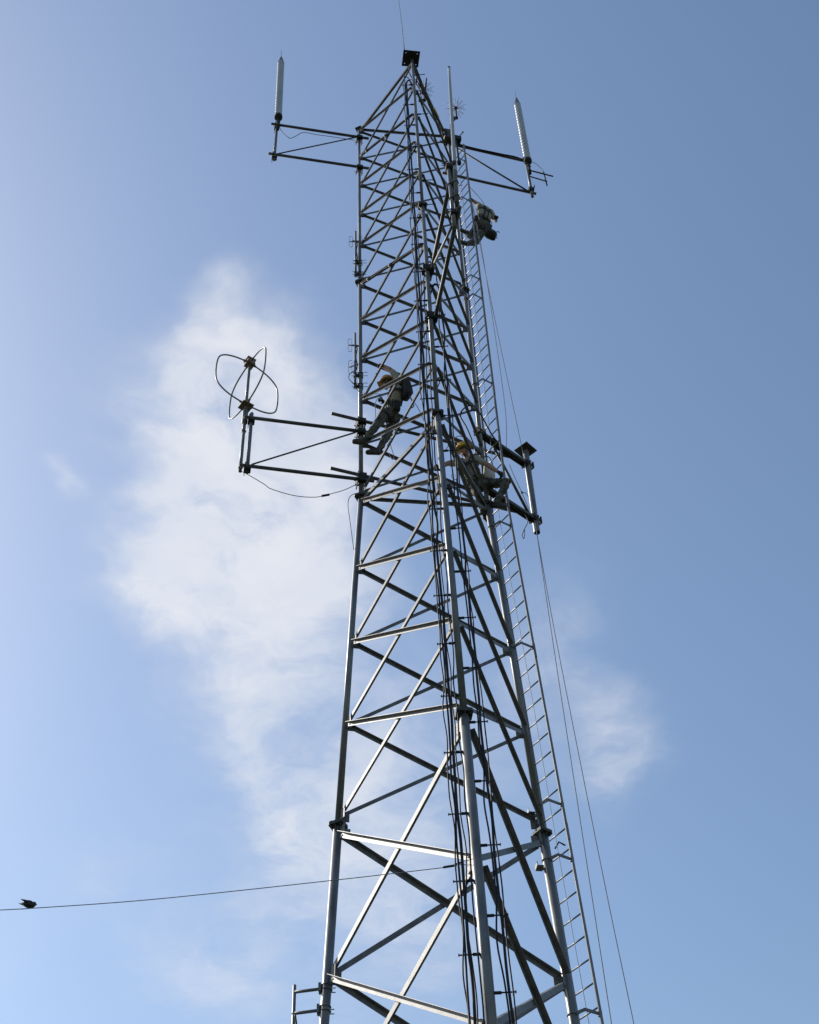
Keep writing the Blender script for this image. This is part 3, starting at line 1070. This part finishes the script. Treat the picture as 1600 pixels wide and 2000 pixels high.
# cable harness round the right leg at the empty pole's mount
m = MB()
m.path(smooth_path([leg(2, 20.1) + Vector((-.03, -.06, -.6)), leg(2, 20.3) + Vector((-.20, -.05, .1)), leg(2, 20.5) + Vector((-.30, -.05, .32)), leg(2, 20.6) + Vector((-.14, -.05, .45)), leg(2, 20.6) + Vector((.02, -.06, .25)), leg(2, 20.3) + Vector((.25, .15, .06)), (1.45, 1.25, 20.40), (1.62, 1.45, 20.42)], 7), .013, 7)
tag(m.build('arm_cable', 'rubber', origin=leg(2, 20.1)), 'black coax arching off the right leg onto the plate pole mount', 'cable', 'cables along the sidearms')
m = MB()
m.path(smooth_path([(1.50, 1.33, 19.0), (1.56, 1.36, 18.80), (1.50, 1.34, 18.62), (1.455, 1.33, 18.50), (1.435, 1.33, 18.42), (1.455, 1.33, 18.36), (1.475, 1.33, 18.44), (1.49, 1.34, 18.58)], 7), .008, 6)
tag(m.build('lanyard_loop', 'rope', origin=(1.5, 1.33, 19)), 'short rope lanyard with a loop hanging under the plate pole mount', 'rope')

# ------------------------------------------------------------------ ropes on the right
ropeA = [(1.21, .76, 28.45), (1.316, .90, 26.665), (1.388, 1.1, 23.904), (1.412, 1.2, 21.54), (1.345, 1.28, 20.45)]
m = MB()
m.path(smooth_path(ropeA, 6), .0065, 6)
tag(m.build('hand_line', 'rope', origin=ropeA[-1]), 'thin rope from the top worker down to the plate pole mount, left of the pair', 'rope', 'ropes hanging on the right')
ropeB = [(1.23, .78, 27.9), (1.303, .9, 26.473), (1.436, 1.1, 23.899), (1.622, 1.40, 20.91), (1.640, 1.43, 20.50), (1.672, 1.44, 19.4), (1.686, 1.45, 18.55), (1.70, 1.44, 16.0), (1.735, 1.42, 12.0), (1.752, 1.4, 10.06), (1.80, 1.38, 5.0), (1.86, 1.36, .3), (1.90, 1.34, 0.02), (2.3, 1.2, .015)]
m = MB()
m.path(smooth_path(ropeB, 6), .0065, 6)
tag(m.build('hand_line', 'rope', origin=ropeB[-1]), 'long rope passing in front of the plate pole and hanging straight down', 'rope', 'ropes hanging on the right')
ropeC = [(1.690, 1.455, 18.75), (1.695, 1.45, 18.3), (1.76, 1.44, 16.0), (1.92, 1.42, 12.0), (2.012, 1.4, 10.05), (2.25, 1.35, 5.0), (2.50, 1.30, .2), (2.6, 1.25, 0.02), (3.1, .9, .015)]
m = MB()
m.path(smooth_path(ropeC, 6), .0065, 6)
tag(m.build('hand_line', 'rope', origin=ropeC[-1]), 'rope slanting outward to the ground at the far right, the outer of the pair', 'rope', 'ropes hanging on the right')
m = MB()
kn = [(1.36, 1.20, 20.05), (1.44, 1.27, 19.75), (1.52, 1.33, 19.47), (1.60, 1.42, 19.20), (1.66, 1.46, 19.02)]
m.path(smooth_path(kn, 5), .007, 6)
m.ball(kn[2], .022, 8, 6, (1, 1, 1.5))
m.path(smooth_path([kn[2], (1.58, 1.33, 19.45), (1.625, 1.34, 19.36)], 4), .007, 6)
tag(m.build('tie_rope', 'rope', origin=kn[0]), 'knotted tie rope running diagonally beside the plate pole', 'rope')

# ------------------------------------------------------------------ span wire, bird, far pole
wp = [(.22, -1.66, 10.322), (-.049, -1.62, 10.306), (-1.262, -1.62, 10.224), (-3.137, -1.62, 10.118), (-4.45, -1.62, 10.093), (-4.746, -1.62, 10.094), (-8.0, -1.62, 10.10), (-13.0, -1.6, 10.32), (-18.0, -1.6, 10.85)]
t = thing('span_wire', (-.02, -1.62, 10.3), 'thin overhead wire running left from the near leg to the edge', 'wire')
m = MB()
m.path(smooth_path(wp[1:], 8), .0046, 6)
m.build('strand', 'wirem', t)
m = MB()
m.path([(-.10, -1.62, 10.306), (.045, -1.63, 10.316)], .013, 8)
m.path([(.02, -1.63, 10.325), (.09, -1.64, 10.338)], .010, 8)
m.build('strain_clamp', 'dark', t)
m = MB()
m.path([(.075, -1.640, 10.345), (.22, -1.66, 10.362)], .004, 6)
m.path([(.075, -1.640, 10.315), (.22, -1.66, 10.285)], .004, 6)
m.build('bail', 'wirem', t)
t = thing('utility_pole', (-18.1, -1.6, 0), 'brown wooden utility pole holding the far end of the thin overhead wire', 'pole')
m = MB()
m.path([(-18.1, -1.6, -.5), (-18.1, -1.6, 11.4)], [.16, .11], 16)
m.build('post', 'wood', t)
m = MB()
m.box((-18.1, -1.6, 10.95), (0, 1, 0), (1, 0, 0), (0, 0, 1), 1.9, .10, .12)
m.build('crossarm', 'wood', t)

bb = Vector((-4.452, -1.62, 10.100))
t = thing('bird', bb, 'small black bird perched on the thin wire at lower left', 'bird')
m = MB()
# body: continuous swept hull from tail to beak, facing right and away
axb = Vector((.86, .42, -.02)).normalized()
prof = [(-.062, .004), (-.054, .018), (-.038, .032), (-.012, .041), (.014, .041), (.034, .034), (.044, .029), (.056, .029), (.068, .024), (.076, .012), (.080, .006), (.092, .001)]
cpts = []
for s_, r_ in prof:
    cpts.append(bb + Vector((0, 0, .046)) + axb * s_ + Vector((0, 0, .012 if s_ > .05 else 0)))
m.path(cpts, [r_ for s_, r_ in prof], 14)
body_o = m.build('body', 'feather', t)
side = axb.cross(Vector((0, 0, 1))).normalized()
for k in (-1, 1):
    m = MB()
    a0 = bb + Vector((0, 0, .052)) + axb * .03 + side * k * .030
    a1 = bb + Vector((0, 0, .052)) - axb * .045 + side * k * .036
    a2 = bb + Vector((0, 0, .058)) - axb * .098 + side * k * .044
    m.path([a0, a1, a2], [.013, .014, .0015], 8)
    m.build('wing', 'feather', t)
    m = MB()
    m.path([bb + Vector((0, 0, .024)) + side * k * .012, bb + side * k * .008 + Vector((0, 0, .004))], .0035, 6)
    m.build('leg', 'feather', t)
m = MB()
tb = bb + Vector((0, 0, .044)) - axb * .055
m.prism([(-.014, -.002), (.014, -.002), (.014, .002), (-.014, .002)], tb, tb - axb * .012 + Vector((0, 0, .002)), side, Vector((0, 0, 1)))
m.build('tail', 'feather', t)


# ------------------------------------------------------------------ people
def capsule(m, a, b, ra, rb, seg=14):
    a, b = V3(a), V3(b)
    d = b - a
    L = d.length
    ax_ = d.normalized() if L > 1e-5 else Vector((0, 0, 1))
    prof = []
    for i in range(5):
        t_ = math.pi / 2 * i / 4
        prof.append((math.sin(t_) * ra, -math.cos(t_) * ra))
    for i in range(5):
        t_ = math.pi / 2 * i / 4
        prof.append((math.cos(t_) * rb, L + math.sin(t_) * rb))
    m.lathe(a, prof, ax_, seg)


def hand_bones(wrist, palm_dir, curl_dir, out, tagn):
    """palm, four curled fingers of unequal length and a thumb"""
    w, d, c = V3(wrist), V3(palm_dir).normalized(), V3(curl_dir)
    c = (c - d * c.dot(d)).normalized()
    s = d.cross(c)
    out.append((w, w + d * .065, .027, .030, tagn))
    for i, L in enumerate((.060, .070, .066, .052)):
        o = w + d * .075 + s * (i - 1.5) * .020
        k1 = o + d * L * .45 + c * L * .18
        k2 = k1 + d * L * .10 + c * L * .45
        k3 = k2 - d * L * .22 + c * L * .22
        out.append((o - d * .02, k1, .0105, .0095, tagn))
        out.append((k1, k2, .0095, .009, tagn))
        out.append((k2, k3, .009, .008, tagn))
    t0 = w + d * .028 + s * .026
    t1 = t0 + s * .026 + d * .026 + c * .012
    out.append((t0, t1, .012, .0105, tagn))
    out.append((t1, t1 + d * .018 + c * .030 - s * .006, .0105, .009, tagn))


def person(J, label, look, hat_mat, base, sleeves=True, glove='black', extra=None):
    t = thing('person', base, label, 'person')
    J = {k: V3(v) for k, v in J.items()}
    B = []
    lat = (J['shR'] - J['shL']).normalized()
    up = (J['neck'] - J['hip']).normalized()
    fwd = up.cross(lat).normalized()
    look = V3(look).normalized()
    # torso: paired columns so that the section is wider than deep
    for k in (-1, 1):
        B.append((J['chest'] + lat * k * .062, J['waist'] + lat * k * .055, .098, .090, 'shirt'))
        B.append((J['waist'] + lat * k * .055, J['hip'] + lat * k * .060, .092, .098, 'camo'))
    B.append((J['shL'] - up * .02, J['shR'] - up * .02, .066, .066, 'shirt'))
    B.append((J['chest'] + up * .06, J['neck'] - up * .02, .10, .062, 'shirt'))
    B.append((J['hipL'], J['hipR'], .098, .098, 'camo'))
    B.append((J['neck'] - up * .02, J['head'] - look * .01, .053, .052, 'skin'))
    # head: cranium, jaw, nose, brow, ears
    h = J['head']
    hup = (up * .75 + Vector((0, 0, .6)) - look * .1)
    hup = (hup - look * hup.dot(look)).normalized()
    hs = look.cross(hup).normalized()
    B += [(h + hup * .035 - look * .022, h + hup * .035 + look * .018, .079, .076, 'hair'), (h - hup * .03 + look * .02, h - hup * .075 + look * .052, .062, .036, 'skin'),
          (h + look * .085 + hup * .010, h + look * .104 - hup * .018, .009, .013, 'skin'), (h + look * .074 + hup * .028 - hs * .03, h + look * .074 + hup * .028 + hs * .03, .014, .014, 'skin'),
          (h + hs * .079 + hup * .0, h + hs * .082 - hup * .03, .013, .010, 'skin'), (h - hs * .079 + hup * .0, h - hs * .082 - hup * .03, .013, .010, 'skin'),
          (h + look * .03 + hup * .0, h + look * .045 - hup * .03, .058, .05, 'skin')]
    for s in 'LR':
        sh, el, ha = J['sh' + s], J['el' + s], J['ha' + s]
        mid = sh + (el - sh) * .78
        B.append((sh, mid, .062, .054, 'shirt'))
        B.append((mid, el, .043, .042, 'skin'))
        B.append((el, el + (ha - el) * .38, .043, .041, 'skin'))
        B.append((el + (ha - el) * .38, ha - (ha - el).normalized() * .05, .041, .029, 'skin'))
        cd = J.get('grip' + s, J['hip'] - ha)
        hand_bones(ha - (ha - el).normalized() * .06, ha - el, cd, B, glove)
        hp, kn, an, to = J['hip' + s], J['kn' + s], J['an' + s], J['to' + s]
        B.append((hp, kn, .092, .066, 'camo'))
        B.append((kn, kn + (an - kn) * .35, .066, .064, 'camo'))
        B.append((kn + (an - kn) * .35, an, .064, .050, 'camo'))
        fd = (to - an)
        sd = (an - kn).normalized()
        heel = an + sd * .055 - fd.normalized() * .035
        B.append((an - sd * .08, an + sd * .01, .050, .047, 'boot'))
        B.append((an, heel, .045, .042, 'boot'))
        B.append((heel, to + sd * .030, .040, .043, 'boot'))
        B.append((an + fd * .3, to + sd * .020, .046, .041, 'boot'))
    m = MB()
    for a, b_, ra, rb, tg in B:
        capsule(m, a, b_, ra, rb, 12)
    tmp = bpy.data.objects.new('tmp_body', m.mesh('tmp_body'))
    col.objects.link(tmp)
    md = tmp.modifiers.new('r', 'REMESH')
    md.mode, md.voxel_size, md.use_smooth_shade = 'VOXEL', .0085, True
    m2 = tmp.modifiers.new('s', 'SMOOTH')
    m2.factor, m2.iterations = .5, 3
    dg_ = bpy.context.evaluated_depsgraph_get()
    me_ = bpy.data.meshes.new_from_object(tmp.evaluated_get(dg_))
    bpy.data.objects.remove(tmp)
    n = len(me_.vertices)
    co = np.empty(n * 3)
    me_.vertices.foreach_get('co', co)
    co = co.reshape(-1, 3)
    no = np.empty(n * 3)
    me_.vertex_normals.foreach_get('vector', no)
    no = no.reshape(-1, 3)
    best = np.full(n, 1e9)
    idx = np.zeros(n, int)
    slots = ['shirt', 'camo', 'skin', 'boot', 'black', 'hair']
    for a, b_, ra, rb, tg in B:
        A_, D_ = np.array(a), np.array(b_ - a)
        L2 = max(D_ @ D_, 1e-9)
        tt_ = np.clip((co - A_) @ D_ / L2, 0, 1)
        ds = np.linalg.norm(co - (A_ + tt_[:, None] * D_), axis=1) - (ra + (rb - ra) * tt_)
        k = ds < best
        best[k] = ds[k]
        idx[k] = slots.index(tg)
    # cloth folds
    fold = np.zeros(n)
    for q in range(7):
        w_ = rng.normal(size=3) * (16 + 7 * q)
        fold += np.sin(co @ w_ + rng.uniform(0, 6)) / (1 + .5 * q)
    amp = np.where(idx == 1, .0055, np.where(idx == 0, .0042, 0.0))
    co = co + no * (fold * amp)[:, None]
    co -= np.array(ORG[t.name])
    me_.vertices.foreach_set('co', co.ravel())
    for s in slots:
        me_.materials.append(M['boot'] if s == 'hair' else M[s])
    nf = len(me_.polygons)
    ls = np.empty(nf, int)
    me_.polygons.foreach_get('loop_start', ls)
    vi = np.empty(len(me_.loops), int)
    me_.loops.foreach_get('vertex_index', vi)
    me_.polygons.foreach_set('material_index', idx[vi[ls]])
    me_.polygons.foreach_set('use_smooth', [True] * nf)
    me_.update()
    place('body', me_, t, ORG[t.name]).location = (0, 0, 0)
    # hard hat: shell, ridge, brim
    m = MB()
    hb = h + hup * .040
    m.lathe(hb, [(.114, 0), (.113, .012), (.109, .035), (.098, .070), (.074, .098), (.038, .112), (.004, .116)], hup, 24)
    m.lathe(hb - hup * .006, [(.111, .0), (.137, .002), (.135, .008), (.113, .012)], hup, 24)
    hat = m.build('hard_hat', hat_mat, t)
    m = MB()
    m.bar(hb - look * .07 + hup * .097, hb + look * .07 + hup * .097, hup, .045, .03)
    m.box(hb + look * .135 - hup * .002, look, hs, hup, .06, .14, .007)
    m.build('ridge', hat_mat, hat)
    m = MB()
    ch = [h + hs * .085 + hup * .03, h + hs * .075 - hup * .06 + look * .03, h - hup * .115 + look * .05, h - hs * .075 - hup * .06 + look * .03, h - hs * .085 + hup * .03]
    m.path(smooth_path(ch, 5), .006, 6)
    m.build('chin_strap', 'black', hat)
    # harness: waist belt, shoulder straps, leg loops
    hm = MB()

    def belt(c, n_, ra_, rb_, w_, th=.010):
        n_ = n_.normalized()
        l_ = (lat - n_ * lat.dot(n_)).normalized()
        f_ = n_.cross(l_)
        K = 26
        vs_ = []
        for q in range(K):
            a_ = 2 * math.pi * q / K
            dirv = l_ * math.cos(a_) * ra_ + f_ * math.sin(a_) * rb_
            for (ro, zo) in ((0, -w_ / 2), (th, -w_ / 2), (th, w_ / 2), (0, w_ / 2)):
                vs_.append(c + dirv + dirv.normalized() * ro + n_ * zo)
        fs = []
        for q in range(K):
            q2 = (q + 1) % K
            for e in range(4):
                e2 = (e + 1) % 4
                fs.append([q * 4 + e, q2 * 4 + e, q2 * 4 + e2, q * 4 + e2])
        hm.add(vs_, fs)
    wc = (J['waist'] * .6 + J['hip'] * .4)
    belt(wc, up, .158, .104, .085)
    belt(J['chest'] + up * .0, up, .168, .110, .040)
    for s, k in (('L', -1), ('R', 1)):
        hp, kn = J['hip' + s], J['kn' + s]
        belt(hp + (kn - hp) * .30, kn - hp, .090, .090, .045)
        o = lat * k * .075
        st = [wc + o + fwd * .108, J['chest'] + o + fwd * .116, J['chest'] + up * .11 + o + fwd * .085, J['neck'] - up * .005 + o, J['chest'] + up * .11 + o - fwd * .085, J['chest'] + o * .6 - fwd * .116, wc + o * .6 - fwd * .110]
        hm.path(smooth_path(st, 5), .014, 6)
    hm.build('harness', 'black', t)
    m = MB()
    for q in range(4):
        o = lat * (-.12 + .08 * q) + fwd * (-.118 if q in (1, 2) else -.085)
        m.path([wc + o + up * .05, wc + o + lat * .05 - up * .06], .008, 6)
    m.build('harness_webbing', 'web', t)
    m = MB()
    for k in (-1, 1):
        m.box(wc + lat * k * .178 - up * .10, lat, fwd, up, .055, .10, .15)
    m.build('tool_pouch', 'black', t)
    return t, wc, lat, up, fwd


W2 = dict(head=(-.600, .10, 21.055), neck=(-.495, .085, 20.965), shR=(-.405, -.03, 20.955), elR=(-.535, -.05, 21.225), haR=(-.700, .01, 21.465), shL=(-.520, .235, 20.960), elL=(-.62, .34, 20.75), haL=(-.70, .20, 20.72),
          chest=(-.462, .125, 20.800), waist=(-.500, .225, 20.620), hip=(-.556, .300, 20.490), hipL=(-.615, .250, 20.440), hipR=(-.510, .360, 20.440), knL=(-.795, .150, 20.030), anL=(-1.005, .200, 19.690), toL=(-1.150, .140, 19.640),
          knR=(-.665, .420, 20.020), anR=(-.800, .420, 19.680), toR=(-.955, .400, 19.660), gripR=(-.3, .6, -.3), gripL=(-1, 0, -.2))
person(W2, 'person in tan shirt and camouflage trousers climbing at the left leg, one arm raised', (-.86, .20, -.10), 'orange', (-.95, .3, 19.6))
W3 = dict(head=(.605, .530, 19.685), neck=(.640, .605, 19.560), shR=(.785, .575, 19.505), elR=(.935, .520, 19.300), haR=(1.130, .480, 19.015), shL=(.500, .645, 19.500), elL=(.335, .490, 19.345), haL=(.150, .345, 19.085),
          chest=(.655, .630, 19.385), waist=(.715, .675, 19.150), hip=(.790, .700, 18.985), hipR=(.865, .670, 18.965), hipL=(.715, .735, 18.945), knR=(1.235, .580, 18.900), anR=(1.035, .700, 18.535), toR=(1.175, .640, 18.420),
          knL=(.745, .500, 18.610), anL=(.850, .800, 18.380), toL=(.960, .930, 18.330), gripR=(.2, .5, -.3), gripL=(-.3, -.5, -.2))
person(W3, 'person in yellow hard hat and tan shirt at the right leg, knee bent', (-.70, -.45, -.35), 'yellow', (.85, .75, 18.35))
W1 = dict(head=(1.490, 1.100, 28.090), neck=(1.505, .980, 28.000), shL=(1.405, .870, 27.960), elL=(1.365, .985, 28.235), haL=(1.225, .745, 28.045), shR=(1.615, 1.010, 27.920), elR=(1.700, 1.060, 27.660), haR=(1.690, .900, 27.480),
          chest=(1.480, .955, 27.800), waist=(1.440, .955, 27.580), hip=(1.400, .955, 27.370), hipL=(1.325, .925, 27.335), hipR=(1.455, .985, 27.335), knL=(1.150, 1.120, 27.230), anL=(1.075, .885, 26.960), toL=(.965, .800, 26.930),
          knR=(1.250, 1.085, 26.930), anR=(1.050, .885, 26.560), toR=(.915, .800, 26.510), gripL=(-.3, -.3, -.4), gripR=(.1, -.4, -.3))
t1, wc1, lat1, up1, fwd1 = person(W1, 'person in tan shirt with black gear climbing the ladder at top right', (-.55, .75, .10), 'yellow', (1.05, .88, 26.5))


# bags and tools carried by the workers
def soft_bag(name, c, ax, ay, az, sx, sy, sz, mat, label, cat, strap=None, group=None):
    m = MB()
    K, L_ = 20, 9
    c, ax, ay, az = V3(c), V3(ax).normalized(), V3(ay).normalized(), V3(az).normalized()
    vs_, fs = [], []
    for i in range(L_):
        v_ = -1 + 2 * i / (L_ - 1)
        sh_ = (1 - abs(v_) ** 5 * .35)
        for k in range(K):
            a_ = 2 * math.pi * k / K
            ca, sa = math.cos(a_), math.sin(a_)
            rx = math.copysign(abs(ca) ** .6, ca) * sx / 2 * sh_ * (1 + .05 * math.sin(3 * a_ + 4 * v_))
            ry = math.copysign(abs(sa) ** .6, sa) * sy / 2 * sh_ * (1 + .06 * math.cos(2 * a_ - 5 * v_))
            vs_.append(c + ax * rx + ay * ry + az * (v_ * sz / 2))
    for i in range(L_ - 1):
        for k in range(K):
            k2 = (k + 1) % K
            fs.append([i * K + k, i * K + k2, (i + 1) * K + k2, (i + 1) * K + k])
    m.add(vs_, fs + [list(range(K))[::-1], [(L_ - 1) * K + k for k in range(K)]], True)
    t = thing(name, c - az * sz / 2, label, cat, group)
    m.build('shell', mat, t)
    m = MB()
    for p_ in (strap or []):
        m.path(smooth_path(p_, 5), .009, 6)
    if strap:
        m.build('strap', 'black', t)
    m = MB()
    m.box(c + ay * (sy / 2 * .97) - az * sz * .1, ax, ay, az, sx * .62, .035, sz * .42)
    m.build('pocket', mat, t)
    return t


soft_bag('backpack', (-.300, .060, 20.80), (.5, -.8, 0), (.8, .5, .2), (-.1, -.15, 1), .24, .15, .40, 'black', 'black backpack worn by the worker at the left leg', 'backpack',
         [[(-.34, .0, 20.98), (-.42, .02, 21.02), (-.50, .06, 20.99)], [(-.26, .02, 20.65), (-.20, .02, 20.42), (-.18, .02, 20.28), (-.26, .10, 20.33)], [(-.27, .0, 20.98), (-.262, .0, 21.12)]])
soft_bag('tool_bag', (.975, .735, 19.30), (.9, .2, 0), (-.2, .9, 0), (.05, 0, 1), .20, .17, .36, 'canvas', 'pale canvas tool bag hanging behind the arm of the worker in the yellow hat', 'bag',
         [[(.90, .72, 19.48), (.93, .70, 19.70), (1.02, .74, 19.70), (1.05, .75, 19.48)]])
soft_bag('tool_bag', (1.545, .900, 26.88), (.85, .35, -.3), (.3, -.9, 0), (.2, 0, 1), .25, .16, .20, 'black', 'black tool bag hanging at the hip of the worker on the ladder', 'bag',
         [[(1.50, .90, 26.96), (1.47, .90, 27.12), (1.45, .90, 27.30)], [(1.62, .92, 26.96), (1.70, .94, 27.03), (1.73, .94, 26.99)], [(1.60, .86, 26.80), (1.63, .84, 26.66), (1.66, .84, 26.62)]])
# lanyards
m = MB()
m.path(smooth_path([(1.20, .72, 28.58), (1.23, .74, 28.52), (1.35, .80, 28.33), (1.46, .86, 28.12), (1.52, .93, 27.98)], 7), .007, 6)
m.ball((1.205, .715, 28.60), .028, 8, 6, (1, 1, 1.4))
tag(m.build('safety_lanyard', 'rope', origin=(1.2, .72, 28.58)), 'lanyard sloping from the ladder rail to the top worker', 'rope', 'safety lanyards of the workers')
m = MB()
m.path([(1.305, .80, 27.75), (1.345, .82, 27.32)], .012, 8)
m.path([(1.29, .80, 27.50), (1.34, .81, 27.49)], .009, 6)
tag(m.build('hook_tool', 'canvas', origin=(1.3, .8, 27.3)), 'pale hook tool hanging from the belt of the top worker', 'tool')
m = MB()
m.path(smooth_path([(-.68, .20, 20.72), (-.74, .15, 20.73), (-.80, .12, 20.62), (-.815, .12, 20.40), (-.81, .12, 20.12), (-.80, .13, 19.98)], 6), .006, 6)
m.path(smooth_path([(-1.02, .34, 20.93), (-.9, .26, 20.99), (-.72, .2, 20.90)], 6), .005, 6)
m.ball((-.72, .17, 20.74), .030, 8, 6, (1, 1, 1.6))
tag(m.build('safety_lanyard', 'rope', origin=(-.68, .2, 20.72)), 'lanyard hanging beside the worker at the left leg', 'rope', 'safety lanyards of the workers')
m = MB()
m.path(smooth_path([(-.24, .02, 20.55), (-.14, .02, 20.32), (-.06, .02, 20.05), (-.02, .05, 19.90)], 6), .006, 6)
m.path(smooth_path([(-.60, .3, 19.75), (-.58, .3, 19.60), (-.54, .3, 19.36), (-.57, .3, 19.30), (-.62, .3, 19.45)], 6), .006, 6)
tag(m.build('tail_rope', 'rope', origin=(-.24, .02, 20.55)), 'loose rope tails trailing behind the worker at the left leg', 'rope')
m = MB()
m.path(smooth_path([(.38, .40, 18.98), (.36, .38, 18.88), (.40, .38, 18.80), (.45, .40, 18.86), (.42, .42, 18.96)], 6), .006, 6)
m.path(smooth_path([(.30, .42, 19.6), (.40, .5, 19.9), (.55, .6, 20.15), (.72, .66, 20.05), (.80, .68, 19.8)], 6), .008, 6)
tag(m.build('safety_lanyard', 'rope', origin=(.4, .4, 19)), 'lanyard looping round the worker in the yellow hat', 'rope', 'safety lanyards of the workers')
